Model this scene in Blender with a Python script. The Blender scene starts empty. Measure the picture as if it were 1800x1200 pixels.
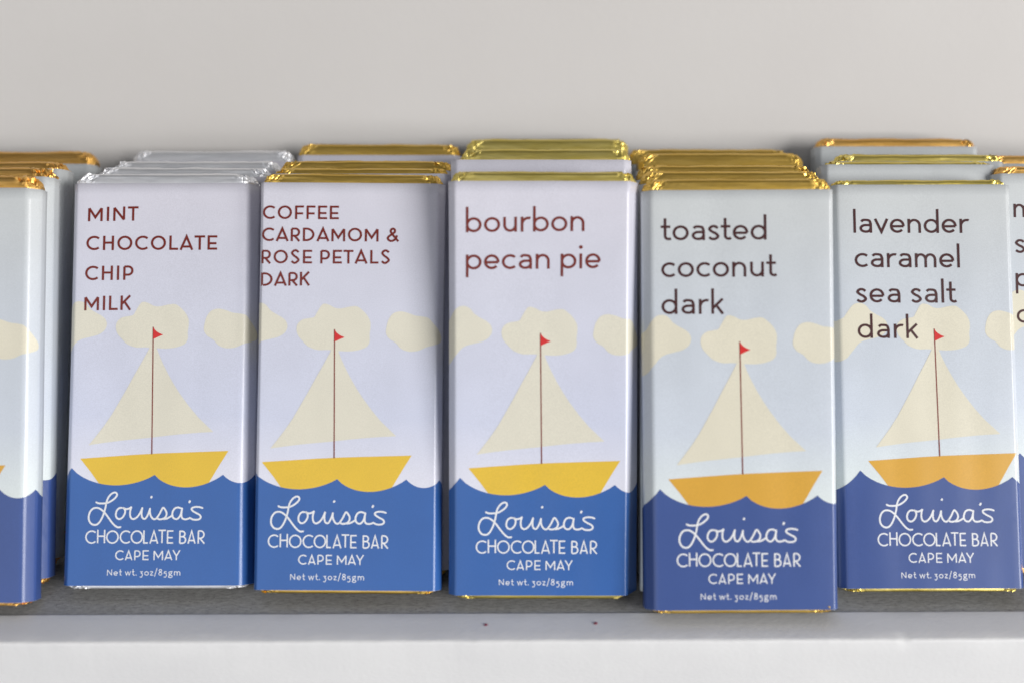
import bpy, bmesh, math, random
from mathutils import Vector, Matrix, noise

MM = 0.001
R = math.radians
scene = bpy.context.scene
col = scene.collection

# ------------------------------------------------------------------ camera
cam_d = bpy.data.cameras.new("camera")
cam = bpy.data.objects.new("camera", cam_d)
col.objects.link(cam)
cam.location = (0.0, -0.35906, 0.24431)
cam.rotation_euler = (R(68), 0, 0)
cam_d.lens = 38
cam_d.sensor_width = 36
cam_d.clip_start = 0.01
cam_d.clip_end = 50
cam_d.dof.use_dof = True
cam_d.dof.focus_distance = 0.424
cam_d.dof.aperture_fstop = 3.2
scene.camera = cam

# ------------------------------------------------------------------ light
world = bpy.data.worlds.new("World")
scene.world = world
world.use_nodes = True
bg = world.node_tree.nodes["Background"]
bg.inputs[0].default_value = (0.93, 0.95, 1.0, 1)
bg.inputs[1].default_value = 0.12


def area(name, loc, target, sx, sy, power, color):
    d = bpy.data.lights.new(name, 'AREA')
    d.shape = 'RECTANGLE'
    d.size, d.size_y = sx, sy
    d.energy = power
    d.color = color
    o = bpy.data.objects.new(name, d)
    col.objects.link(o)
    o.location = loc
    o.rotation_euler = (Vector(target) - Vector(loc)).to_track_quat('-Z', 'Y').to_euler()
    return o


area("window_light", (3.1, -2.6, 0.83), (0, 0, 0.08), 2.2, 1.8, 200.0, (1.0, 0.985, 0.965))
area("room_light", (-1.0, -2.0, 0.55), (0, 0, 0.08), 2.6, 1.7, 15.0, (0.975, 0.98, 1.0))

scene.cycles.caustics_reflective = False
scene.view_settings.view_transform = 'Standard'
scene.view_settings.look = 'None'
scene.view_settings.exposure = 0.0
scene.view_settings.gamma = 1.0
scene.view_settings.use_curve_mapping = False


# ------------------------------------------------------------------ materials
def srgb(r, g, b):
    f = lambda c: (c / 255 / 12.92) if c <= 10 else ((c / 255 + 0.055) / 1.055) ** 2.4
    return (f(r), f(g), f(b), 1.0)


def new_mat(name):
    m = bpy.data.materials.new(name)
    m.use_nodes = True
    nt = m.node_tree
    p = nt.nodes["Principled BSDF"]
    return m, nt, p


def node(nt, kind, **kw):
    n = nt.nodes.new(kind)
    for k, v in kw.items():
        if k in n.inputs:
            n.inputs[k].default_value = v
        else:
            setattr(n, k, v)
    return n


def print_mat(name, c, gradient=None, rough=0.36, coat=0.22):
    """coated printed paper: ink colour with fine print grain"""
    m, nt, p = new_mat(name)
    tc = node(nt, 'ShaderNodeTexCoord')
    n1 = node(nt, 'ShaderNodeTexNoise', Scale=2600.0, Detail=2.0)
    n2 = node(nt, 'ShaderNodeTexNoise', Scale=55.0, Detail=3.0)
    nt.links.new(tc.outputs['Object'], n1.inputs['Vector'])
    nt.links.new(tc.outputs['Object'], n2.inputs['Vector'])
    if gradient:
        sep = node(nt, 'ShaderNodeSeparateXYZ')
        nt.links.new(tc.outputs['Object'], sep.inputs[0])
        mr = node(nt, 'ShaderNodeMapRange')
        mr.inputs['From Min'].default_value = 0.0
        mr.inputs['From Max'].default_value = 0.156
        nt.links.new(sep.outputs['Z'], mr.inputs['Value'])
        cr = node(nt, 'ShaderNodeValToRGB')
        cr.color_ramp.elements[0].position = gradient[0][0]
        cr.color_ramp.elements[0].color = gradient[0][1]
        cr.color_ramp.elements[1].position = gradient[-1][0]
        cr.color_ramp.elements[1].color = gradient[-1][1]
        for pos, cc in gradient[1:-1]:
            e = cr.color_ramp.elements.new(pos)
            e.color = cc
        nt.links.new(mr.outputs[0], cr.inputs[0])
        src = cr.outputs[0]
    else:
        rgb = node(nt, 'ShaderNodeRGB')
        rgb.outputs[0].default_value = c
        src = rgb.outputs[0]
    mp = node(nt, 'ShaderNodeMapRange')
    mp.inputs['From Min'].default_value = 0.3
    mp.inputs['From Max'].default_value = 0.7
    mp.inputs['To Min'].default_value = 0.93
    mp.inputs['To Max'].default_value = 1.05
    nt.links.new(n1.outputs['Fac'], mp.inputs['Value'])
    mp2 = node(nt, 'ShaderNodeMapRange')
    mp2.inputs['From Min'].default_value = 0.3
    mp2.inputs['From Max'].default_value = 0.7
    mp2.inputs['To Min'].default_value = 0.965
    mp2.inputs['To Max'].default_value = 1.02
    nt.links.new(n2.outputs['Fac'], mp2.inputs['Value'])
    mu = node(nt, 'ShaderNodeMath', operation='MULTIPLY')
    nt.links.new(mp.outputs[0], mu.inputs[0])
    nt.links.new(mp2.outputs[0], mu.inputs[1])
    mx = node(nt, 'ShaderNodeVectorMath', operation='SCALE')
    nt.links.new(src, mx.inputs[0])
    nt.links.new(mu.outputs[0], mx.inputs['Scale'])
    nt.links.new(mx.outputs[0], p.inputs['Base Color'])
    p.inputs['Roughness'].default_value = rough
    p.inputs['Specular IOR Level'].default_value = 0.42
    p.inputs['Coat Weight'].default_value = coat
    p.inputs['Coat Roughness'].default_value = 0.13
    bp = node(nt, 'ShaderNodeBump', Strength=0.06, Distance=0.0002)
    n3 = node(nt, 'ShaderNodeTexNoise', Scale=420.0, Detail=3.0)
    nt.links.new(tc.outputs['Object'], n3.inputs['Vector'])
    nt.links.new(n3.outputs['Fac'], bp.inputs['Height'])
    nt.links.new(bp.outputs[0], p.inputs['Normal'])
    return m


def foil_mat(name, c, c2, rough=0.38):
    m, nt, p = new_mat(name)
    tc = node(nt, 'ShaderNodeTexCoord')
    mapn = node(nt, 'ShaderNodeMapping')
    mapn.inputs['Scale'].default_value = (1.0, 3.0, 5.0)
    nt.links.new(tc.outputs['Object'], mapn.inputs[0])
    n1 = node(nt, 'ShaderNodeTexNoise', Scale=160.0, Detail=5.0, Roughness=0.5)
    nt.links.new(mapn.outputs[0], n1.inputs['Vector'])
    n2 = node(nt, 'ShaderNodeTexNoise', Scale=60.0, Detail=2.0)
    nt.links.new(mapn.outputs[0], n2.inputs['Vector'])
    cr = node(nt, 'ShaderNodeValToRGB')
    cr.color_ramp.elements[0].position = 0.35
    cr.color_ramp.elements[0].color = c
    cr.color_ramp.elements[1].position = 0.65
    cr.color_ramp.elements[1].color = c2
    nt.links.new(n2.outputs['Fac'], cr.inputs[0])
    nt.links.new(cr.outputs[0], p.inputs['Base Color'])
    p.inputs['Metallic'].default_value = 1.0
    p.inputs['Roughness'].default_value = rough
    bp = node(nt, 'ShaderNodeBump', Strength=0.14, Distance=0.0006)
    nt.links.new(n1.outputs['Fac'], bp.inputs['Height'])
    nt.links.new(bp.outputs[0], p.inputs['Normal'])
    return m


def paint_mat(name, c, c2, rough=0.5, nscale=9.0, bump=0.1, stretch=(1, 1, 1)):
    m, nt, p = new_mat(name)
    tc = node(nt, 'ShaderNodeTexCoord')
    mapn = node(nt, 'ShaderNodeMapping')
    mapn.inputs['Scale'].default_value = stretch
    nt.links.new(tc.outputs['Object'], mapn.inputs[0])
    n1 = node(nt, 'ShaderNodeTexNoise', Scale=nscale, Detail=6.0, Roughness=0.6)
    nt.links.new(mapn.outputs[0], n1.inputs['Vector'])
    cr = node(nt, 'ShaderNodeValToRGB')
    cr.color_ramp.elements[0].position = 0.3
    cr.color_ramp.elements[0].color = c
    cr.color_ramp.elements[1].position = 0.7
    cr.color_ramp.elements[1].color = c2
    nt.links.new(n1.outputs['Fac'], cr.inputs[0])
    nt.links.new(cr.outputs[0], p.inputs['Base Color'])
    p.inputs['Roughness'].default_value = rough
    n2 = node(nt, 'ShaderNodeTexNoise', Scale=nscale * 40, Detail=4.0)
    nt.links.new(mapn.outputs[0], n2.inputs['Vector'])
    bp = node(nt, 'ShaderNodeBump', Strength=bump, Distance=0.001)
    nt.links.new(n2.outputs['Fac'], bp.inputs['Height'])
    nt.links.new(bp.outputs[0], p.inputs['Normal'])
    return m


def shelf_mat():
    """worn grey painted board: long grain streaks, dark pits, scuffs"""
    m, nt, p = new_mat("worn_grey_paint")
    tc = node(nt, 'ShaderNodeTexCoord')
    mapn = node(nt, 'ShaderNodeMapping')
    mapn.inputs['Scale'].default_value = (1.0, 3.0, 1.0)
    nt.links.new(tc.outputs['Object'], mapn.inputs[0])
    n1 = node(nt, 'ShaderNodeTexNoise', Scale=330.0, Detail=6.0, Roughness=0.75)
    n2 = node(nt, 'ShaderNodeTexNoise', Scale=620.0, Detail=3.0, Roughness=0.7)
    n3 = node(nt, 'ShaderNodeTexNoise', Scale=25.0, Detail=4.0)
    nt.links.new(mapn.outputs[0], n1.inputs['Vector'])
    nt.links.new(mapn.outputs[0], n2.inputs['Vector'])
    nt.links.new(tc.outputs['Object'], n3.inputs['Vector'])
    cr = node(nt, 'ShaderNodeValToRGB')
    cr.color_ramp.elements[0].position = 0.32
    cr.color_ramp.elements[0].color = (0.24, 0.24, 0.235, 1)
    cr.color_ramp.elements[1].position = 0.62
    cr.color_ramp.elements[1].color = (0.46, 0.46, 0.455, 1)
    nt.links.new(n1.outputs['Fac'], cr.inputs[0])
    pit = node(nt, 'ShaderNodeValToRGB')
    pit.color_ramp.elements[0].position = 0.30
    pit.color_ramp.elements[0].color = (0.12, 0.11, 0.10, 1)
    pit.color_ramp.elements[1].position = 0.40
    pit.color_ramp.elements[1].color = (1, 1, 1, 1)
    nt.links.new(n2.outputs['Fac'], pit.inputs[0])
    patch = node(nt, 'ShaderNodeValToRGB')
    patch.color_ramp.elements[0].position = 0.35
    patch.color_ramp.elements[0].color = (0.90, 0.885, 0.86, 1)
    patch.color_ramp.elements[1].position = 0.6
    patch.color_ramp.elements[1].color = (1, 1, 1, 1)
    nt.links.new(n3.outputs['Fac'], patch.inputs[0])
    m1 = node(nt, 'ShaderNodeMix', data_type='RGBA', blend_type='MULTIPLY')
    m1.inputs[0].default_value = 1.0
    nt.links.new(cr.outputs[0], m1.inputs[6])
    nt.links.new(pit.outputs[0], m1.inputs[7])
    m2 = node(nt, 'ShaderNodeMix', data_type='RGBA', blend_type='MULTIPLY')
    m2.inputs[0].default_value = 1.0
    nt.links.new(m1.outputs[2], m2.inputs[6])
    nt.links.new(patch.outputs[0], m2.inputs[7])
    nt.links.new(m2.outputs[2], p.inputs['Base Color'])
    p.inputs['Roughness'].default_value = 0.6
    bp = node(nt, 'ShaderNodeBump', Strength=0.5, Distance=0.0006)
    nt.links.new(n1.outputs['Fac'], bp.inputs['Height'])
    nt.links.new(bp.outputs[0], p.inputs['Normal'])
    return m


LILAC = [(0.25, (0.74, 0.74, 0.83, 1)), (0.42, (0.61, 0.64, 0.78, 1)), (0.72, (0.62, 0.63, 0.73, 1)),
         (0.95, (0.66, 0.65, 0.73, 1))]
PALE = [(0.25, (0.72, 0.78, 0.78, 1)), (0.42, (0.60, 0.65, 0.73, 1)), (0.70, (0.56, 0.60, 0.655, 1)),
        (0.95, (0.58, 0.605, 0.615, 1))]
SKY = {'lilac': print_mat("lilac_print", None, LILAC), 'pale': print_mat("pale_blue_print", None, PALE)}
SEA = {'lilac': print_mat("blue_print", (0.032, 0.120, 0.385, 1)), 'pale': print_mat("indigo_print", (0.044, 0.088, 0.282, 1))}
HULL = {'lilac': print_mat("yellow_print", (0.76, 0.50, 0.042, 1)), 'pale': print_mat("amber_print", (0.68, 0.37, 0.045, 1))}
CREAM = {'lilac': print_mat("cream_print", (0.71, 0.68, 0.57, 1)), 'pale': print_mat("warm_cream_print", (0.72, 0.68, 0.55, 1))}
MAST = print_mat("maroon_print", (0.20, 0.022, 0.012, 1))
FLAG = print_mat("red_print", (0.62, 0.018, 0.018, 1))
WHITE = print_mat("white_print", (0.80, 0.81, 0.84, 1))
RUST = print_mat("rust_ink", (0.165, 0.012, 0.005, 1))
BROWN = print_mat("brown_ink", (0.055, 0.012, 0.013, 1))
PAPER = print_mat("plain_paper", (0.75, 0.75, 0.78, 1), rough=0.6, coat=0.0)
FOIL = {
    'gold': foil_mat("gold_foil", (0.72, 0.47, 0.10, 1), (0.78, 0.53, 0.14, 1)),
    'green': foil_mat("greenish_gold_foil", (0.70, 0.56, 0.14, 1), (0.78, 0.65, 0.22, 1)),
    'copper': foil_mat("coppery_gold_foil", (0.76, 0.42, 0.10, 1), (0.82, 0.50, 0.16, 1)),
    'silver': foil_mat("silver_foil", (0.86, 0.87, 0.90, 1), (0.93, 0.93, 0.95, 1), .5),
}


# ------------------------------------------------------------------ helpers
def link_mesh(name, verts, faces, mats, parent=None, fmat=None, smooth=None):
    me = bpy.data.meshes.new(name)
    me.from_pydata([(v[0] * MM, v[1] * MM, v[2] * MM) for v in verts], [], faces)
    for m in mats:
        me.materials.append(m)
    if fmat:
        me.polygons.foreach_set('material_index', fmat)
    if smooth is True:
        me.polygons.foreach_set('use_smooth', [True] * len(me.polygons))
    elif smooth:
        me.polygons.foreach_set('use_smooth', smooth)
    me.update()
    o = bpy.data.objects.new(name, me)
    col.objects.link(o)
    if parent:
        o.parent = parent
    return o


def lerp(a, b, t):
    return a + (b - a) * t


def sstep(a, b, x):
    t = min(1, max(0, (x - a) / (b - a)))
    return t * t * (3 - 2 * t)


# ------------------------------------------------------------------ letters: centre-line strokes in units of cap height / x height
def arc(cx, cy, rx, ry, a0, a1, n=None):
    n = n or max(6, int(abs(a1 - a0) / 9))
    return [(cx + rx * math.cos(R(a0 + (a1 - a0) * i / n)), cy + ry * math.sin(R(a0 + (a1 - a0) * i / n))) for i in range(n + 1)]


def caps(ch, w, s):
    """strokes of a capital: width w, stroke s, height 1 (outer measures)"""
    h = s / 2
    l, r, b, t = h, w - h, h, 1 - h
    m = w / 2
    rx, ry = (w - s) / 2, (1 - s) / 2
    if ch == 'C':
        k = (w - h - .05) / 1.67
        return [arc(h + k, .5, k, ry, 48, 312)]
    if ch == 'O':
        return [arc(m, .5, rx, ry, 0, 360, 44)]
    if ch == 'H':
        return [[(l, 0), (l, 1)], [(r, 0), (r, 1)], [(l, .52), (r, .52)]]
    if ch == 'L':
        return [[(l, 1), (l, b), (w, b)]]
    if ch == 'A':
        return [[(h * .95, 0), (m, 1 - h * .9), (w - h * .95, 0)], [(lerp(h, m, .23), .23), (lerp(w - h, m, .23), .23)]]
    if ch == 'T':
        return [[(0, t), (w, t)], [(m, t), (m, 0)]]
    if ch == 'E':
        return [[(w, t), (l, t), (l, b), (w, b)], [(l, .45), (w * .92, .45)]]
    if ch == 'F':
        return [[(w, t), (l, t), (l, 0)], [(l, .42), (w * .92, .42)]]
    if ch == 'M':
        return [[(l, 0), (l, 1 - s * .6)], [(l, 1 - s * .6), (m, .27), (r, 1 - s * .6)], [(r, 1 - s * .6), (r, 0)]]
    if ch == 'N':
        return [[(l, 0), (l, 1 - s * .5)], [(l, 1 - s * .5), (r, s * .5)], [(r, s * .5), (r, 1)]]
    if ch == 'I':
        return [[(m, 0), (m, 1)]]
    if ch == 'P':
        y0 = .36
        rr = (t - y0) / 2
        return [[(l, 0), (l, t)], [(l, t), (r - rr, t)] + arc(r - rr, y0 + rr, rr, rr, 90, -90) + [(l, y0)]]
    if ch == 'R':
        y0 = .40
        rr = (t - y0) / 2
        q = r - .04 - rr
        return [[(l, 0), (l, t)], [(l, t), (q, t)] + arc(q, y0 + rr, rr, rr, 90, -90) + [(l, y0)], [(lerp(l, q, .75), y0), (w - h * 1.1, 0)]]
    if ch == 'B':
        y0 = .54
        r1, r2 = (t - y0) / 2, (y0 - b) / 2
        return [[(l, b), (l, t), (r - .06 - r1, t)] + arc(r - .06 - r1, y0 + r1, r1, r1, 90, -90) + [(l, y0)],
                [(l, y0), (r - r2, y0)] + arc(r - r2, b + r2, r2, r2, 90, -90) + [(l, b)]]
    if ch == 'D':
        ex = min(rx * 1.55, w - s - .02)
        return [[(l, b), (l, t), (r - ex, t)] + arc(r - ex, .5, ex, ry, 90, -90) + [(l, b)]]
    if ch == 'K':
        return [[(l, 0), (l, 1)], [(w - h * 1.4, 1), (l + .04, .44)], [(lerp(l, w, .30), .56), (w - h * 1.2, 0)]]
    if ch == 'S':
        return [spline([(r, .83), (m + rx * .35, .955), (m - rx * .3, .945), (l + .03, .77), (m - rx * .25, .565), (m + rx * .35, .46),
                        (r, .26), (m + rx * .25, .065), (m - rx * .35, .05), (l, .17)])]
    if ch == 'Y':
        return [[(h * .9, 1), (m, .42), (w - h * .9, 1)], [(m, .42), (m, 0)]]
    if ch == '&':
        return [spline([(w - h, .02), (lerp(l, r, .62), .36), (lerp(l, r, .30), .68), (lerp(l, r, .30), .86), (lerp(l, r, .48), .95),
                        (lerp(l, r, .66), .86), (lerp(l, r, .62), .68), (lerp(l, r, .30), .50), (l, .28), (lerp(l, r, .12), .10),
                        (lerp(l, r, .40), .05), (lerp(l, r, .70), .18), (lerp(l, r, .88), .46)])]
    return []


CAPW = dict(C=.90, O=1.03, H=.75, L=.60, A=.95, T=.72, E=.66, F=.64, M=1.0, N=.82, I=.14, P=.70, R=.72, B=.66, D=.84, K=.76, S=.66, Y=.86)
CAPW['&'] = .92
ROUND = set('CO&S')
DIAG = set('AKYTVM')


def low(ch, w, s):
    """lower-case strokes, x height 1"""
    h = s / 2
    l, r, b, t = h, w - h, h, 1 - h
    m = w / 2
    rx, ry = (w - s) / 2, (1 - s) / 2
    A = 1.70
    if ch == 'o':
        return [arc(m, .5, rx, ry, 0, 360, 44)]
    if ch in 'bdpq':
        x = l if ch in 'bp' else r
        y = (0, A) if ch in 'bd' else (-.52, 1.0)
        return [[(x, y[0]), (x, y[1])], arc(m, .5, rx, ry, 0, 360, 44)]
    if ch == 'c':
        k = (w - h - .05) / 1.68
        return [arc(h + k, .5, k, ry, 47, 313)]
    if ch == 'e':
        return [[(l + .01, .47), (r, .47)], arc(m, .5, rx, ry, -4, 318)]
    if ch == 'u':
        rr = (r - l) / 2
        return [[(l, 1), (l, b + rr)] + arc(m, b + rr, rr, rr, 180, 360)[1:] + [(r, 1)], [(r, 0), (r, .5)]]
    if ch == 'n':
        rr = (r - l) / 2
        return [[(l, 0), (l, 1)], [(l, t - rr)] + arc(m, t - rr, rr, rr, 180, 0)[1:] + [(r, 0)]]
    if ch == 'm':
        q = (r - l) / 2
        rr = q / 2
        out = [[(l, 0), (l, 1)]]
        for k in range(2):
            c = l + rr + k * q
            out.append([(c - rr, t - rr * 1.1)] + arc(c, t - rr * 1.1, rr, rr * 1.1, 180, 0)[1:] + [(c + rr, 0)])
        return out
    if ch == 'r':
        return [[(l, 0), (l, 1)], [(l, .50)] + arc(l + .44, .5, .44, .5 - h, 180, 80)[1:] + [(w - .02, t - .03)]]
    if ch == 'i':
        return [[(m, 0), (m, 1)], ('dot', m, 1.43, s * .72)]
    if ch == 'l':
        return [[(m, 0), (m, A)]]
    if ch == 'a':
        return [spline([(l + .05, .80), (l + .16, .895), (m - .02, t), (r - .10, .86), (r, .62)]) + [(r, 0)],
                [(r, .545), (m, .545)] + arc(m, (.545 + b) / 2, m - h, (.545 - b) / 2, 90, 270)[1:] + [(m + .04, b)] + arc(m + .04, b + .30, r - m - .04, .30, 270, 345)]
    if ch == 's':
        return [spline([(r - .02, .80), (m + .12, t), (m - .12, t), (l + .02, .74), (m - .08, .56), (m + .14, .45), (r, .25), (m + .10, b), (m - .12, b), (l, .19)])]
    if ch == 't':
        x = w * .42
        return [[(x, 1.48), (x, .30)] + arc(x + .24, .30, .24, .30 - h, 180, 285)[1:] + [(w - .01, .14)], [(0, 1 - h), (w * .92, 1 - h)]]
    if ch == 'k':
        return [[(l, 0), (l, A)], [(w - h * 1.4, 1), (l + .03, .40)], [(lerp(l, w, .30), .58), (w - h * 1.2, 0)]]
    if ch == 'v':
        return [[(h * .9, 1), (m, h * .9), (w - h * .9, 1)]]
    if ch == 'w':
        return [[(h * .9, 1), (w * .28, h), (m, .92), (w * .72, h), (w - h * .9, 1)]]
    if ch == 'z':
        return [[(.03, t), (w - h, t)], [(w - h * 1.2, t), (h * 1.2, b)], [(h, b), (w, b)]]
    if ch == 'g':
        return [arc(m - .04, .62, rx - .10, .38 - h, 0, 360, 32), [(m + .12, .92), (w, .98)],
                spline([(m - .22, .30), (m - .30, .14), (m - .05, .06), (r - .02, -.06), (r - .02, -.36), (m, -.50), (l, -.36), (l + .06, -.14), (m - .12, .02)])]
    if ch == '.':
        return [('dot', m, s * .75, s * .75)]
    if ch == '/':
        return [[(h, -.25), (w - h, 1.75)]]
    if ch == '3':
        return [[(l, .92 + .08 - h), (r - .06, 1 - h), (m - .06, .50)], spline([(m - .06, .50), (m + .14, .47), (r, .18), (m + .12, -.34), (m - .12, -.40), (l, -.28)])]
    if ch == '8':
        return [arc(m, 1.16, rx * .82, .32 - h * .6, 0, 360, 28), arc(m, .43, rx, .43 - h, 0, 360, 32)]
    if ch == '5':
        return [[(r - .02, 1 - h), (l + .10, 1 - h), (l + .04, .48)], spline([(l + .04, .48), (m, .55), (r - .03, .38), (r, .10), (m + .14, -.32), (m - .10, -.40), (l, -.30)])]
    return []


LOWW = dict(o=1.07, b=1.05, d=1.05, p=1.05, c=.92, e=1.03, u=.91, n=.93, m=1.50, r=.66, i=.17, l=.17, a=.88, s=.76, t=.68, k=.87, v=1.0,
            w=1.45, z=.80, g=1.0)
LOWW.update({'.': .22, '/': .75, '3': .80, '8': .90, '5': .80})


def bearing(ch, left):
    if ch in 'oceg358&COS':
        return .085
    if ch in 'bp':
        return .13 if left else .085
    if ch in 'dq':
        return .085 if left else .13
    if ch in 'AKYTVvwktszr/.':
        if ch in 'kKr' and left:
            return .13
        return .03 if ch != 's' else .08
    if ch in 'LEFPR' and not left:
        return .05
    return .13


def text_strokes(s, x0, x1, y0, y1, size, stroke, capital):
    """lay a line of text so that its ink runs exactly from x0 to x1; returns (polyline, width) in mm"""
    W = lambda c: (CAPW if (capital or c.isupper() or c == '&') else LOWW)[c]
    items, x = [], 0.0
    prev, space, pairs = None, False, 0
    npair = []
    for c in s:
        if c == ' ':
            space = True
            continue
        up = c.isupper() or c == '&'
        k = 1.0 if capital or not up else 1.45
        if prev:
            if space:
                x += .61 if capital else .74
            else:
                x += bearing(prev, False) + bearing(c, True)
                pairs += 1
        space = False
        items.append((c, x, k))
        npair.append(pairs)
        x += W(c) * k
        prev = c
    total = x * size
    gap = (x1 - x0 - total) / max(1, pairs)
    out, n = [], -1
    idx = 0
    pos = {}
    i = 0
    for j, c in enumerate(s):
        if c == ' ':
            continue
        ch, gx, k = items[i]
        shift = gap * npair[i]
        i += 1
        up = c.isupper() or c == '&'
        st = (caps if up else low)(c, W(c), stroke / k)
        for q in st:
            if q[0] == 'dot':
                out.append((('dot', x0 + (gx + q[1] * k) * size + shift, lerp(y0, y1, (gx + q[1]) * size / max(total, .01)) + q[2] * k * size, q[3] * size), 0))
            else:
                pts = []
                for (px, py) in q:
                    X = x0 + (gx + px * k) * size + shift
                    pts.append((X, lerp(y0, y1, (X - x0) / (x1 - x0)) + py * k * size))
                out.append((pts, stroke * size))
    return out


def spline(p, n=7):
    pts = []
    for i in range(len(p) - 1):
        a = p[max(i - 1, 0)]
        b, c = p[i], p[i + 1]
        d = p[min(i + 2, len(p) - 1)]
        for k in range(n):
            t = k / n
            pts.append(tuple(0.5 * (2 * b[q] + (c[q] - a[q]) * t + (2 * a[q] - 5 * b[q] + 4 * c[q] - d[q]) * t * t
                                    + (3 * b[q] - a[q] - 3 * c[q] + d[q]) * t ** 3) for q in (0, 1)))
    pts.append(tuple(p[-1]))
    return pts


def ribbon(pts, w, soft=False):
    """flat stroke of width w about a centre line -> 2D verts, quads"""
    closed = (Vector(pts[0]) - Vector(pts[-1])).length < 1e-4
    p = [Vector(a) for a in (pts[:-1] if closed else pts)]
    q = [p[0]]
    for a in p[1:]:
        if (a - q[-1]).length > 1e-4:
            q.append(a)
    p = q
    n = len(p)
    V, F = [], []
    for i in range(n):
        a = p[(i - 1) % n] if (closed or i > 0) else None
        c = p[(i + 1) % n] if (closed or i < n - 1) else None
        d1 = (p[i] - a).normalized() if a is not None else (c - p[i]).normalized()
        d2 = (c - p[i]).normalized() if c is not None else d1
        n1, n2 = Vector((-d1.y, d1.x)), Vector((-d2.y, d2.x))
        mt = n1 + n2
        if mt.length < 1e-5:
            mt = n1.copy()
        mt.normalize()
        k = 1 / max(.38, mt.dot(n1))
        ww = w
        if soft and not closed:
            e = min(i, n - 1 - i)
            ww = w * (.62 if e == 0 else .85 if e == 1 else 1.0)
        o = mt * (ww / 2 * k)
        V += [tuple(p[i] + o), tuple(p[i] - o)]
    m = n if closed else n - 1
    for i in range(m):
        j = (i + 1) % n
        F.append((2 * i + 1, 2 * j + 1, 2 * j, 2 * i))
    return V, F


# ------------------------------------------------------------------ the printed picture (mm on the paper sleeve, u across, v up)
def za(x, y):      # picture points read off at 3.53x
    return ((x / 3.53 + 780 - 956) / 4.71, (1045 - (y / 3.53 + 520)) / 4.71)


def zb(x, y):      # picture points read off at 3.75x
    return ((x / 3.75 + 780 - 956) / 4.71, (1045 - (y / 3.75 + 820)) / 4.71)


def zc(x, y):      # handwriting at 7.2x
    return ((x / 7.2 + 820 - 956) / 4.71, (1045 - (y / 7.2 + 860)) / 4.71)


def zd(x, y):      # small lettering at 7.2x
    return ((x / 7.2 + 820 - 956) / 4.71, (1045 - (y / 7.2 + 935)) / 4.71)


def blob(p):
    q = p + p[:3]
    out = []
    n = len(p)
    for i in range(n):
        a, b, c, d = p[(i - 1) % n], p[i], p[(i + 1) % n], p[(i + 2) % n]
        for k in range(5):
            t = k / 5
            out.append(tuple(0.5 * (2 * b[z] + (c[z] - a[z]) * t + (2 * a[z] - 5 * b[z] + 4 * c[z] - d[z]) * t * t
                                    + (3 * b[z] - a[z] - 3 * c[z] + d[z]) * t ** 3) for z in (0, 1)))
    return out


CLOUD_MID = blob([za(*p) for p in [(485, 118), (520, 66), (560, 68), (600, 88), (640, 91), (690, 80), (735, 77), (765, 95), (800, 130), (822, 170), (825, 210),
                                   (820, 255), (820, 300), (800, 332), (750, 352), (690, 360), (630, 358), (555, 352), (490, 352), (435, 332), (400, 300),
                                   (368, 262), (358, 222), (366, 188), (395, 163), (435, 154), (468, 146)]])
CLOUD_LEFT = blob([za(*p) for p in [(-60, 190), (-20, 170), (20, 150), (45, 115), (85, 68), (130, 58), (165, 74), (190, 104), (225, 128), (268, 152), (293, 178),
                                    (300, 212), (284, 246), (248, 271), (195, 286), (145, 299), (112, 318), (85, 350), (60, 380), (30, 412), (-20, 430), (-60, 400)]])
CLOUD_RIGHT = blob([za(*p) for p in [(940, 155), (968, 120), (1012, 107), (1060, 116), (1105, 132), (1150, 138), (1190, 148), (1222, 182), (1258, 225), (1280, 265), (1272, 300),
                                     (1225, 318), (1180, 330), (1125, 354), (1065, 358), (1018, 340), (985, 305), (945, 280), (923, 245), (927, 198)]])
SAIL = [za(*p) for p in [(588, 320), (575, 360), (530, 445), (480, 535), (435, 620), (390, 700), (345, 780), (300, 848), (250, 915), (205, 972),
                         (300, 958), (400, 945), (500, 935), (600, 925), (700, 913), (800, 903), (900, 895), (995, 890),
                         (900, 800), (840, 730), (780, 650), (740, 590), (700, 522), (665, 455), (640, 400), (618, 345), (606, 320)]]
HULLP = [za(155, 1057), za(300, 1047), za(500, 1033), za(650, 1025), za(880, 1017), za(1093, 1010), za(1042, 1092), zb(1010, 200), zb(1000, 235), zb(360, 245), zb(318, 198),
         zb(240, 92), zb(165, 0)]
MASTP = [za(598, 222), za(602, 600), za(607, 1030)]
FLAGP = [za(599, 224), za(609, 240), za(622, 252), za(640, 263), za(663, 272), za(632, 285), za(599, 301)]


def wave_line():
    pk = [(-57.5, 42.5), (-31.2, 44.3), (0.45, 41.7), (26.5, 41.7), (39.3, 41.4), (58, 41.6)]
    dips = [7.2, 5.25, 4.75, 3.0, 4.2]
    skew = [.52, .46, .46, .5, .5]
    pts = []
    for (a, b, d, k) in zip(pk[:-1], pk[1:], dips, skew):
        for i in range(16):
            t = i / 16
            tt = t ** (math.log(.5) / math.log(k))
            y = lerp(a[1], b[1], t) - d * (1 - (2 * tt - 1) ** 2) ** .92
            pts.append((lerp(a[0], b[0], t), y))
    pts.append(pk[-1])
    return pts


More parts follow.
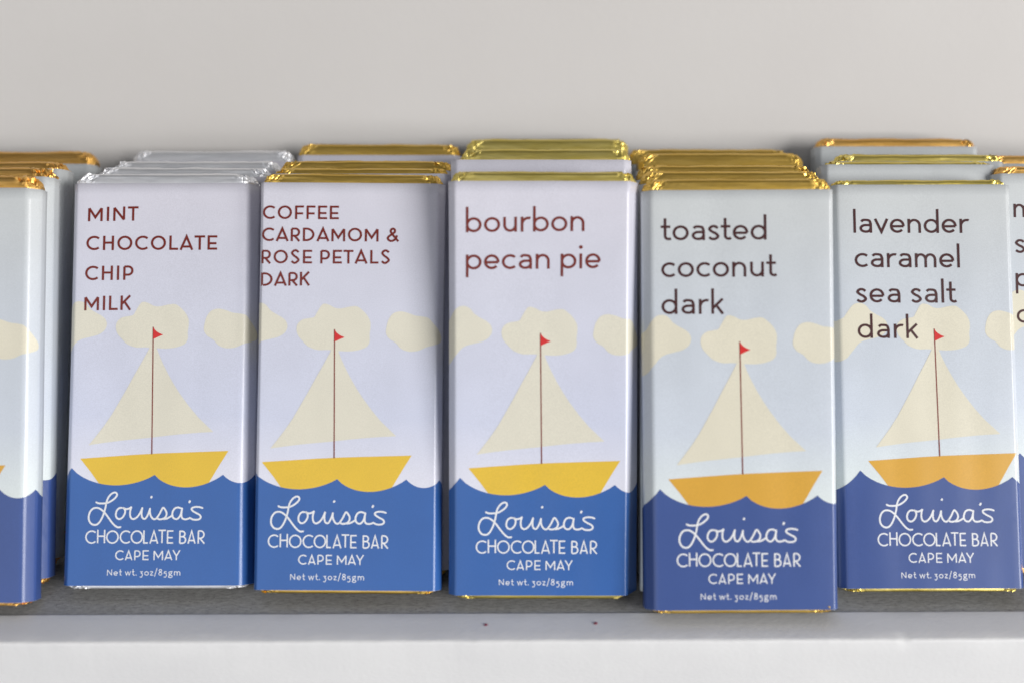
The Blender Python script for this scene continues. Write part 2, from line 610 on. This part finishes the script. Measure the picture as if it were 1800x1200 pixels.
SCRIPT = [
    [(240, 262), (275, 279), (330, 282), (390, 275), (440, 252), (490, 213), (514, 175), (503, 148), (473, 144), (435, 166), (400, 212), (380, 268), (370, 330), (355, 392),
     (335, 450), (303, 512), (268, 548), (230, 556), (190, 540), (162, 500), (155, 448), (170, 392), (205, 350), (250, 338), (295, 348), (345, 385), (385, 430), (430, 490),
     (480, 550), (530, 586), (578, 582)],
    [(590, 340), (555, 340), (525, 362), (507, 402), (508, 446), (530, 475), (562, 480), (597, 455), (621, 410), (622, 368), (602, 342), (620, 350), (645, 355), (680, 345),
     (707, 324)],
    [(707, 324), (693, 362), (688, 420), (702, 466), (737, 482), (782, 455), (820, 400), (847, 332)],
    [(847, 332), (838, 382), (838, 432), (852, 470), (885, 478), (916, 432), (938, 372), (946, 340)],
    [(946, 340), (943, 392), (956, 442), (982, 477), (1010, 484), (1037, 463), (1072, 410), (1110, 340), (1142, 366), (1160, 410), (1148, 455), (1108, 481), (1060, 484),
     (1033, 462)],
    [(1108, 481), (1160, 478), (1205, 455), (1245, 430)],
    [(1350, 348), (1305, 335), (1262, 350), (1237, 395), (1236, 446), (1262, 478), (1300, 480), (1335, 440), (1352, 385), (1360, 338)],
    [(1360, 338), (1352, 400), (1353, 450), (1370, 478), (1402, 486), (1440, 479), (1468, 464)],
    [(1630, 346), (1580, 331), (1522, 330), (1483, 346), (1487, 372), (1532, 402), (1584, 430), (1600, 460), (1580, 485), (1535, 493), (1492, 486), (1466, 468)],
    [(967, 190), (950, 216)],
    [(1462, 246), (1444, 279)],
]
SHOPLINE = [('C', 118, 258), ('H', 270, 376), ('O', 388, 550), ('C', 562, 702), ('O', 704, 862), ('L', 864, 926), ('A', 945, 1060), ('T', 1060, 1156), ('E', 1170, 1252),
            ('B', 1328, 1420), ('A', 1435, 1540), ('R', 1565, 1662)]
TOWNLINE = [('C', 510, 620), ('A', 635, 732), ('P', 755, 836), ('E', 862, 940), ('M', 1003, 1126), ('A', 1143, 1246), ('Y', 1246, 1348)]


def maker_strokes():
    out = []
    for i, st in enumerate(SCRIPT):
        w = .66 if i not in (9, 10) else .78
        out.append((spline([zc(*p) for p in st], 6), w, True))
    for line, top, bot, th in ((SHOPLINE, 86, 256, 18), (TOWNLINE, 340, 465, 15)):
        hgt = (bot - top)
        for c, a, b in line:
            for q in caps(c, (b - a) / hgt, th / hgt):
                yb = bot - (8 if c in 'HT' and line is SHOPLINE else 0) + (4 if c == 'B' else 0)
                out.append(([zd(a + x * hgt, yb - y * hgt) for x, y in q], th / 7.2 / 4.71, False))
    x0, yb = zd(412, 660)
    x1, _ = zd(1352, 660)
    for q, w in text_strokes('Net wt. 3oz/85gm', x0, x1, yb, yb, 53 / 7.2 / 4.71, .17, False):
        out.append((q, w, False))
    return out


MAKER = maker_strokes()

FLAVOUR = {
    'mint': ('caps', RUST, [('MINT', -29.48, -10.06, 139.08, 139.35, 5.6), ('CHOCOLATE', -29.84, 20.70, 127.80, 127.90, 5.6),
                            ('CHIP', -30.02, -11.46, 116.11, 116.26, 5.6), ('MILK', -30.07, -11.91, 104.43, 104.60, 5.6)]),
    'coffee': ('caps', RUST, [('COFFEE', -34.0, -5.02, 139.92, 139.96, 5.2), ('CARDAMOM &', -34.2, 18.15, 131.44, 131.58, 5.2),
                              ('ROSE PETALS', -34.25, 14.62, 122.91, 123.14, 5.2), ('DARK', -34.29, -15.52, 114.28, 114.62, 5.2)]),
    'bourbon': ('low', RUST, [('bourbon', -28.98, 14.71, 135.10, 135.64, 5.5), ('pecan pie', -28.98, 20.75, 121.41, 121.97, 5.5)]),
    'toasted': ('low', BROWN, [('toasted', -28.54, 10.37, 135.40, 135.47, 5.5), ('coconut', -28.45, 13.95, 121.82, 121.88, 5.5),
                               ('dark', -28.48, -5.36, 108.24, 108.24, 5.5)]),
    'lavender': ('low', BROWN, [('lavender', -26.62, 18.06, 135.15, 135.02, 5.5), ('caramel', -26.44, 14.03, 121.81, 121.60, 5.5),
                                ('sea salt', -26.26, 12.35, 108.14, 108.00, 5.5), ('dark', -25.98, -2.60, 94.56, 94.40, 5.5)]),
    'partial': ('low', BROWN, [('m', -28.4, -20.2, 136.6, 136.6, 5.3), ('s', -28.2, -24.1, 122.5, 122.5, 5.3), ('p', -28.2, -22.6, 109.2, 109.2, 5.3),
                               ('d', -28.1, -22.5, 95.0, 95.0, 5.3)]),
}

# ------------------------------------------------------------------ one chocolate bar
T = 9.4            # thickness of a wrapped bar
SLEEVE0 = 1.2      # the paper sleeve starts this far above the foil's bottom end
SLEEVEH = 154.0


class Profile:
    """outline of the bar seen end-on: flat front, chamfered sides, flat back; walked by arc length u from the middle of the front"""

    def __init__(s, half, fl, fr, thick, al=42, ar=42, soft=.62):
        s.side = {-1: s.make(half, fl, thick, al), 1: s.make(half, fr, thick, ar, soft)}
        s.umax = {k: v[-1][0] for k, v in s.side.items()}

    def make(s, half, flat, thick, ang, soft=.62):
        dx = half - flat
        a = R(ang)
        r1, r2 = dx * soft, dx * .5
        st = (dx - r1 * math.sin(a) - r2 * (1 - math.sin(a))) / math.cos(a)
        pts = [(0, 0, 0.0), (flat, 0, 0.0)]
        n = 7
        for i in range(1, n + 1):
            t = a * i / n
            pts.append((flat + r1 * math.sin(t), r1 * (1 - math.cos(t)), t))
        x, d, _ = pts[-1]
        x += st * math.cos(a)
        d += st * math.sin(a)
        pts.append((x, d, a))
        for i in range(1, n + 1):
            t = a + (math.pi / 2 - a) * i / n
            pts.append((x + r2 * (math.sin(t) - math.sin(a)), d + r2 * (math.cos(a) - math.cos(t)), t))
        x, d, _ = pts[-1]
        rb = 1.0
        pts.append((x, thick - rb, math.pi / 2))
        for i in range(1, 5):
            t = math.pi / 2 * (1 + i / 4)
            pts.append((x - rb * (1 - math.sin(t)), thick - rb - rb * math.cos(t), t))
        pts.append((0, thick, math.pi))
        out, L = [], 0
        for i, p in enumerate(pts):
            if i:
                L += math.hypot(p[0] - pts[i - 1][0], p[1] - pts[i - 1][1])
            out.append((L,) + p)
        return out

    def at(s, u):
        k = 1 if u >= 0 else -1
        tab = s.side[k]
        a = min(abs(u), tab[-1][0])
        for i in range(len(tab) - 1):
            if a <= tab[i + 1][0] + 1e-9:
                break
        L0, x0, d0, t0 = tab[i]
        L1, x1, d1, t1 = tab[i + 1]
        f = (a - L0) / max(1e-9, L1 - L0)
        x, d, t = lerp(x0, x1, f), lerp(d0, d1, f), lerp(t0, t1, f)
        return k * x, d, k * math.sin(t), -math.cos(t)

    def stations(s, step):
        us = set()
        for k in (-1, 1):
            tab = s.side[k]
            for i in range(len(tab) - 1):
                a, b = tab[i][0], tab[i + 1][0]
                n = max(1, int(math.ceil((b - a) / step)))
                for j in range(n):
                    us.add(round(k * (a + (b - a) * j / n), 5))
            us.add(round(k * tab[-1][0], 5))
        return sorted(us)


class Sleeve:
    def __init__(s, half, fl, fr, seed, wave, al, ar, soft):
        s.p = Profile(half, fl, fr, T, al, ar, soft)
        s.seed, s.wave = seed, wave
        s.us = s.p.stations(2.4)
        s.vs = [SLEEVEH * i / 36 for i in range(37)]

    def pt(s, u, v, off=0.0):
        x, d, nx, ny = s.p.at(u)
        w = s.wave * (noise.noise(Vector((u * .030 + s.seed, v * .011, s.seed * 1.7))) * .6 + noise.noise(Vector((u * .085, v * .016 + s.seed, 3.1))) * .62 + .35)
        w *= 1 if -ny > -.2 else 0
        # the paper stands a little off the chocolate at its open ends
        flare = .10 * (sstep(8, 0, v) + sstep(SLEEVEH - 8, SLEEVEH, v))
        o = off + w + flare * (1 if -ny > -.2 else 0)
        return (x + nx * o, -T + d + ny * o, SLEEVE0 + v)


def build_sleeve(S, print_key, parent):
    us, vs = S.us, S.vs
    V, F, MI = [], [], []
    nu = len(us)
    for v in vs:
        for u in us:
            V.append(S.pt(u, v))
    for i in range(len(vs) - 1):
        for j in range(nu - 1):
            F.append((i * nu + j, i * nu + j + 1, (i + 1) * nu + j + 1, (i + 1) * nu + j))
            MI.append(0)
    for (row, v, v2) in ((len(vs) - 1, SLEEVEH, SLEEVEH - 5), (0, 0, 5)):    # cut edge and inside of the paper at both open ends
        b = len(V)
        for u in us:
            V.append(S.pt(u, v, -.18))
        for u in us:
            V.append(S.pt(u, v2, -.2))
        for j in range(nu - 1):
            q = [(row * nu + j, row * nu + j + 1, b + j + 1, b + j), (b + j, b + j + 1, b + nu + j + 1, b + nu + j)]
            if row == 0:
                q = [f[::-1] for f in q]
            F += q
            MI += [1, 1]
    return link_mesh("paper_sleeve", V, F, [SKY[print_key], PAPER], parent, MI, True)


def flat_art(S, polys, name, mats, parent, du=0.0):
    """2D printed shapes [(points, layer, material index)] laid on the sleeve, cut along the sleeve's own grid"""
    V, F, MI = [], [], []
    lo, hi = -S.p.umax[-1] + .5, S.p.umax[1] - .5
    for pts, layer, mi in polys:
        bm = bmesh.new()
        vs = [bm.verts.new((x + du, y, 0)) for x, y in pts]
        f = bm.faces.new(vs)
        bmesh.ops.triangulate(bm, faces=[f])
        xs = [x + du for x, y in pts]
        ys = [y for x, y in pts]
        for cut, no, mn, mxx in [(u, (1, 0, 0), min(xs), max(xs)) for u in S.us] + [(v, (0, 1, 0), min(ys), max(ys)) for v in S.vs]:
            if mn < cut < mxx:
                bmesh.ops.bisect_plane(bm, geom=bm.verts[:] + bm.edges[:] + bm.faces[:], dist=1e-5,
                                       plane_co=(cut, 0, 0) if no[0] else (0, cut, 0), plane_no=no)
        for cut, no in ((lo, (-1, 0, 0)), (hi, (1, 0, 0))):
            bmesh.ops.bisect_plane(bm, geom=bm.verts[:] + bm.edges[:] + bm.faces[:], dist=1e-5, plane_co=(cut, 0, 0), plane_no=no, clear_outer=True)
        bm.verts.index_update()
        b = len(V)
        for v in bm.verts:
            V.append(S.pt(v.co.x, max(0.02, v.co.y), layer))
        for fc in bm.faces:
            idx = [b + v.index for v in fc.verts]
            if fc.normal.z < 0:
                idx = idx[::-1]
            F.append(idx)
            MI.append(mi)
        bm.free()
    return link_mesh(name, V, F, mats, parent, MI, True)


def ink(S, strokes, name, mat, parent, du=0.0, layer=.11, slant=0.0):
    V, F = [], []
    for k, st in enumerate(strokes):
        q, w = st[0], st[1]
        soft = len(st) > 2 and st[2]
        if q[0] == 'dot':
            _, cx, cy, r = q
            pv = [(cx + r * math.cos(a * math.pi / 10), cy + r * math.sin(a * math.pi / 10)) for a in range(20)]
            pf = [tuple(range(20))]
        else:
            pv, pf = ribbon(q, w, soft)
        b = len(V)
        for x, y in pv:
            V.append(S.pt(x + du, y, layer + .004 * (k % 4)))
        F += [tuple(b + i for i in f) for f in pf]
    return link_mesh(name, V, F, [mat], parent, None, True)


def build_foil(half, fl, fr, seed, length, key, parent, lift=0.0, crumple=1.0, al=42, ar=48, soft=.62):
    P = Profile(half - .55, fl - .3, fr - .3, T - .7, al, ar, soft)
    us = P.stations(.7)
    zs = [0, .5, 1.0, 1.6, 2.3, 3.1, 4.2, 6, 12]
    top = length
    zs2 = [SLEEVEH - 8, SLEEVEH - 4] + [lerp(SLEEVEH - 2, top, i / 9) for i in range(10)]
    rows = [(z, z) for z in zs] + [(z, top - z) for z in zs2]
    V = []
    nu = len(us)
    rnd = random.Random(seed)
    side_bias = (rnd.uniform(.55, 1.2), rnd.uniform(.55, 1.2))
    for z, e in rows:
        b = min(1.0, max(0.0, (3.3 - e) / 3.3))
        for u in us:
            x, d, nx, ny = P.at(u)
            # the end of the bar is chamfered towards its middle
            x2 = x * (1 - .075 * b)
            mid = (T - .7) * .62
            d2 = lerp(d, mid, ((.06 * b + .20 * sstep(.7, 0, e)) * (1 if z > 50 else .25)) if d < mid else .2 * b)
            corner = sstep(25.5, 33.5, abs(x)) * crumple * side_bias[0 if x < 0 else 1]
            near = sstep(5.0, 1.5, e)
            a = near * (.04 + .95 * corner)
            q = Vector((x * .8, d * .8, z * 1.0)) + Vector((seed * 3.7, 0, 0))
            nv = noise.noise_vector(q) + .8 * noise.noise_vector(q * 2.1)
            fold = noise.noise(Vector((x * .06 + seed, z * 1.1, d * .5))) * .16 * near
            zz = z + nv.z * a * .9
            if e < 1.0:
                zz += (noise.noise(Vector((x * .09, seed * 2.1, 0))) * .42 + noise.noise(Vector((x * .4, seed, 4))) * .14 - corner * .25) * (1 if z > 50 else -.0) * sstep(1.0, 0, e)
            if z < 50:
                zz = max(0.0, zz)
            V.append((x2 + nv.x * a, -T + .35 + d2 + nv.y * a + fold, zz + lift))
    F, SM = [], []
    for i in range(len(rows) - 1):
        for j in range(nu - 1):
            F.append((i * nu + j, i * nu + j + 1, (i + 1) * nu + j + 1, (i + 1) * nu + j))
            SM.append(abs(us[j]) < 28 or abs(us[j]) > 46)
    F.append(tuple(range(nu))[::-1][:-1])
    SM.append(False)
    b = (len(rows) - 1) * nu
    F.append(tuple(range(b, b + nu - 1)))
    SM.append(False)
    return link_mesh("foil_wrapper", V, F, [FOIL[key]], parent, None, SM)


GROUP = "chocolate bars standing in rows on the shelf"


def bar(label, x, y, lean, foil, paper, roll=0.0, yaw=0.0, half=35.2, fl=32.0, fr=31.6, du=0.0, flavour=None, art=False, length=158.6, seed=1,
        wave=.34, maker=False, slide=0.0, crumple=1.0, al=42, ar=48, soft=.62):
    root = bpy.data.objects.new("chocolate_bar", None)
    col.objects.link(root)
    root.empty_display_size = .02
    root["label"] = label
    root["category"] = "chocolate bar"
    root["group"] = GROUP
    S = Sleeve(half, fl, fr, seed * 1.37, wave, al, ar, soft)
    sl = build_sleeve(S, paper, root)
    build_foil(half, fl, fr, seed, length, foil, root, 0.0, crumple, al, ar, soft)
    if art:
        wl = wave_line()
        flat_art(S, [([(-58, 0.05)] + [(58, 0.05)] + wl[::-1], .075, 0)], "sea_print", [SEA[paper]], sl, du)
        flat_art(S, [(HULLP, .055, 0), (SAIL, .065, 1), (FLAGP, .105, 2), (ribbon_poly(MASTP, .47), .095, 3)], "sailboat_print",
                 [HULL[paper], CREAM[paper], FLAG, MAST], sl, du)
        flat_art(S, [(CLOUD_MID, .045, 0), (CLOUD_LEFT, .045, 0), (CLOUD_RIGHT, .045, 0)], "cloud_print", [CREAM[paper]], sl, du)
    if maker:
        ink(S, MAKER, "maker_lettering", WHITE, sl, du)
    if flavour:
        kind, mat, lines = FLAVOUR[flavour]
        st = []
        for s, a, b, y0, y1, size in lines:
            st += text_strokes(s, a, b, y0, y1, size, .152 if kind == 'caps' else .170, kind == 'caps')
        ink(S, st, "flavour_lettering", mat, sl, 0.0, .13)
    if slide:
        sl.location.z = slide * MM
    root.rotation_euler = (R(-lean), R(roll), R(yaw))
    up = half * MM * abs(math.sin(R(roll)))
    root.location = (x * MM, y * MM, .0002 + up)
    return root


def ribbon_poly(pts, w):
    V, F = ribbon(pts, w)
    return V[1::2] + V[0::2][::-1]


# ------------------------------------------------------------------ the shelf and the wall behind it
def box(bm, x0, x1, y0, y1, z0, z1, bevel=0.0):
    vs = [bm.verts.new((x * MM, y * MM, z * MM)) for x in (x0, x1) for y in (y0, y1) for z in (z0, z1)]
    for f in ((0, 1, 3, 2), (4, 6, 7, 5), (0, 4, 5, 1), (2, 3, 7, 6), (0, 2, 6, 4), (1, 5, 7, 3)):
        bm.faces.new([vs[i] for i in f])
    if bevel:
        bmesh.ops.bevel(bm, geom=bm.edges[:], offset=bevel * MM, segments=3, affect='EDGES', profile=.5)


def finish(name, bm, mats, parent=None):
    bmesh.ops.recalc_face_normals(bm, faces=bm.faces[:])
    me = bpy.data.meshes.new(name)
    bm.to_mesh(me)
    bm.free()
    for m in mats:
        me.materials.append(m)
    o = bpy.data.objects.new(name, me)
    col.objects.link(o)
    if parent:
        o.parent = parent
    return o


WALL_Y = 112.0
shelf = bpy.data.objects.new("shelf", None)
col.objects.link(shelf)
shelf["kind"] = "structure"
shelf["label"] = "worn grey shelf board with a smooth white painted front edge"
shelf["category"] = "shelf"
bm = bmesh.new()
box(bm, -700, 700, -24, WALL_Y, -19, 0)
finish("shelf_board", bm, [shelf_mat()], shelf)
prof = [(-24.05, -19), (-24.05, .05), (-24.3, .30), (-24.8, .35), (-29, .35), (-35, .35), (-39.6, .33), (-40.5, .18), (-40.9, -.25), (-41, -.9), (-41, -6), (-41, -40), (-41, -95),
        (-24.05, -95)]
V, F = [], []
nx = 935
for i in range(nx + 1):
    x = -700 + 1400 * i / nx
    for k, (y, z) in enumerate(prof):
        e = 1.0 if 6 <= k <= 9 else .6 if k in (1, 2, 3) else .12
        q = Vector((x * .11, k * .35, 0))
        d = noise.noise(q) * .16 + noise.noise(q * 5.3) * .10
        d -= .35 * sstep(.45, .75, noise.noise(Vector((x * .23 + 9, k * .2, 5)))) if e == 1.0 else 0
        V.append((x, y - d * e * (1 if k > 5 else .5), z + d * e * .8))
m = len(prof)
for i in range(nx):
    for k in range(m):
        F.append((i * m + k, i * m + (k + 1) % m, (i + 1) * m + (k + 1) % m, (i + 1) * m + k))
lip_mat = paint_mat("white_lip_paint", (0.74, 0.74, 0.75, 1), (0.80, 0.80, 0.805, 1), .45, 14, .12, (1, 2, 2))
lip = link_mesh("shelf_lip", V, F, [lip_mat], shelf, None, True)
bm = bmesh.new()
bm.from_mesh(lip.data)
bmesh.ops.recalc_face_normals(bm, faces=bm.faces[:])
bm.to_mesh(lip.data)
bm.free()
shelf.rotation_euler = (0, 0, R(.35))

bm = bmesh.new()
box(bm, -900, 900, WALL_Y + 4.5, WALL_Y + 24, -100, 700)
wall = finish("wall", bm, [paint_mat("white_wall_paint", (0.612, 0.588, 0.568, 1), (0.648, 0.627, 0.607, 1), .6, 6, .06)])
wall["kind"] = "structure"
wall["label"] = "plain off-white painted wall behind the chocolate bars"
wall["category"] = "wall"

# ------------------------------------------------------------------ the bars, column by column from the left, front to back
bar("pale blue sleeve bar cut by the left picture edge, front one, nearest the shelf edge", -213.2, -16.5, 24.0, 'copper', 'pale', fr=30.4, du=-3.2, art=True, maker=True, seed=1,
    length=160.2)
bar("pale blue sleeve bar at the far left, second from the front of its stack", -212.6, -4.2, 24.6, 'copper', 'pale', roll=-.35, fr=31.6, du=-14, art=True, seed=2, slide=1.2, length=160.4)
bar("coppery foil bar at the far left, third from the front", -214.2, 8.6, 25.4, 'copper', 'pale', seed=3, slide=2, length=160.6)
bar("coppery foil bar at the far left, rearmost of its stack against the wall", -213.4, 32.0, 27.9, 'copper', 'pale', seed=4, length=161)

bar("lilac bar lettered MINT CHOCOLATE CHIP MILK with silver foil at its top", -134.5, -6.4, 26.15, 'silver', 'lilac', roll=-.13, half=35.5, fl=33.2, fr=29.6, ar=52, du=-2,
    flavour='mint', art=True, maker=True, seed=5, length=159.4)
bar("silver foil bar directly behind the mint chocolate chip bar", -131.4, 5.2, 26.6, 'silver', 'lilac', seed=6, length=159.4)
bar("silver foil bar in the mint stack, third from the front", -129.9, 16.8, 27.0, 'silver', 'lilac', seed=7, length=159.6)
bar("silver foil bar in the mint stack, rearmost and blurred against the wall", -128.6, 36.5, 27.5, 'silver', 'lilac', seed=8, length=160)

bar("lilac bar lettered COFFEE CARDAMOM & ROSE PETALS DARK with gold foil", -62.0, -9.3, 24.5, 'gold', 'lilac', roll=.44, half=35.0, fl=33.6, fr=31.6, du=-4.7,
    flavour='coffee', art=True, maker=True, seed=9, slide=0, length=158.9)
bar("gold foil bar directly behind the coffee cardamom bar", -59.2, 2.2, 24.6, 'gold', 'lilac', seed=10, slide=1.2, length=158.8)
bar("gold foil bar in the coffee stack, third from the front", -58.8, 13.2, 24.7, 'gold', 'lilac', seed=11, length=159.4)
bar("gold foil bar in the coffee stack, rearmost, leaning on the wall", -57.0, 42.4, 25.0, 'gold', 'lilac', seed=12, length=160.2)

bar("lilac bar lettered bourbon pecan pie in lower case with greenish gold foil", 11.8, -11.0, 19.5, 'green', 'lilac', roll=.09, half=35.35, fl=32.2, fr=30.0, ar=60, soft=.3, du=0,
    flavour='bourbon', art=True, maker=True, seed=13, slide=.2, length=158.9)
bar("lilac sleeve bar directly behind the bourbon pecan pie bar, sleeve reaching its top", 11.4, 8.6, 20.6, 'green', 'lilac', seed=14, length=159.8, slide=4)
bar("greenish gold foil bar in the bourbon stack, third from the front", 13.7, 27.0, 21.8, 'green', 'lilac', seed=15, length=160, slide=-2)
bar("greenish gold foil bar in the bourbon stack, rearmost and topmost in the picture", 15.3, 47.6, 22.9, 'green', 'lilac', seed=16, length=160.4, slide=-2)

bar("pale blue bar lettered toasted coconut dark, standing closest to the shelf edge", 84.3, -21.15, 23.4, 'gold', 'pale', roll=-.37, half=35.2, fl=30.8, fr=33.4, du=1.5,
    flavour='toasted', art=True, maker=True, seed=17, length=159.5)
bar("gold foil bar directly behind the toasted coconut bar", 83.9, -9.8, 24.3, 'gold', 'pale', seed=18, length=160.3)
bar("gold foil bar in the toasted coconut stack, third from the front", 84.4, 3.2, 25.2, 'gold', 'pale', seed=19, length=160.1, slide=-1)
bar("gold foil bar in the toasted coconut stack, fourth from the front, foil standing high", 87.4, 25.6, 26.1, 'gold', 'pale', seed=20, length=160.6, slide=-2, crumple=.6)
bar("gold foil bar in the toasted coconut stack, rearmost against the wall", 84.6, 37.6, 27.0, 'gold', 'pale', seed=21, length=160.2, slide=-2, crumple=.6)

bar("pale blue bar lettered lavender caramel sea salt dark with thin gold foil rim", 158.8, -8.3, 26.3, 'green', 'pale', roll=-.14, half=34.65, fl=31.6, fr=32.4, du=4.8,
    flavour='lavender', art=True, maker=True, seed=22, length=157.4)
bar("pale blue bar directly behind the lavender caramel bar, shifted to the left", 158.7, 8.6, 25.1, 'green', 'pale', seed=23, slide=3.6, length=160.3, half=34.8)
bar("pale blue bar in the lavender stack, third from the front", 165.4, 20.2, 23.9, 'green', 'pale', seed=24, slide=1.8, length=160.1, half=34.8)
bar("pale blue bar in the lavender stack, rearmost with torn coppery foil", 164.8, 48.2, 22.8, 'copper', 'pale', seed=25, slide=1.6, length=160.4, half=34.8)

bar("pale blue bar cut by the right picture edge, lettering starting with m s p", 226.0, 4.0, 25.0, 'copper', 'pale', fl=32.2, du=3, flavour='partial', art=True, seed=26, slide=1, crumple=.35, length=159.4)
bar("pale blue bar at the right picture edge, behind the cut-off lettered one", 231.0, 27.0, 25.5, 'copper', 'pale', seed=27, length=159)

# ------------------------------------------------------------------ two tiny crumbs on the shelf lip
crumb_m = print_mat("dark_pink_crumb", (0.20, 0.02, 0.05, 1), rough=.6)


def crumb(label, x, y, z, r, seed):
    bm = bmesh.new()
    bmesh.ops.create_icosphere(bm, subdivisions=2, radius=r * MM)
    for v in bm.verts:
        v.co *= 1 + .45 * noise.noise(v.co * 1400 + Vector((seed, 0, 0)))
        v.co.z *= .5
        v.co.x *= 1.2
    o = finish("crumb", bm, [crumb_m])
    o.location = (x * MM, y * MM, (z + r * .3) * MM)
    o["label"] = label
    o["category"] = "crumb"
    o["group"] = "dark pink crumbs on the shelf edge"


crumb("tiny dark pink crumb on the shelf edge under the bourbon pecan pie bar", -9.5, -31.5, .35, .62, 1)
crumb("tiny dark pink crumb on the shelf edge left of the toasted coconut bar", 30.5, -30.6, .35, .6, 5)
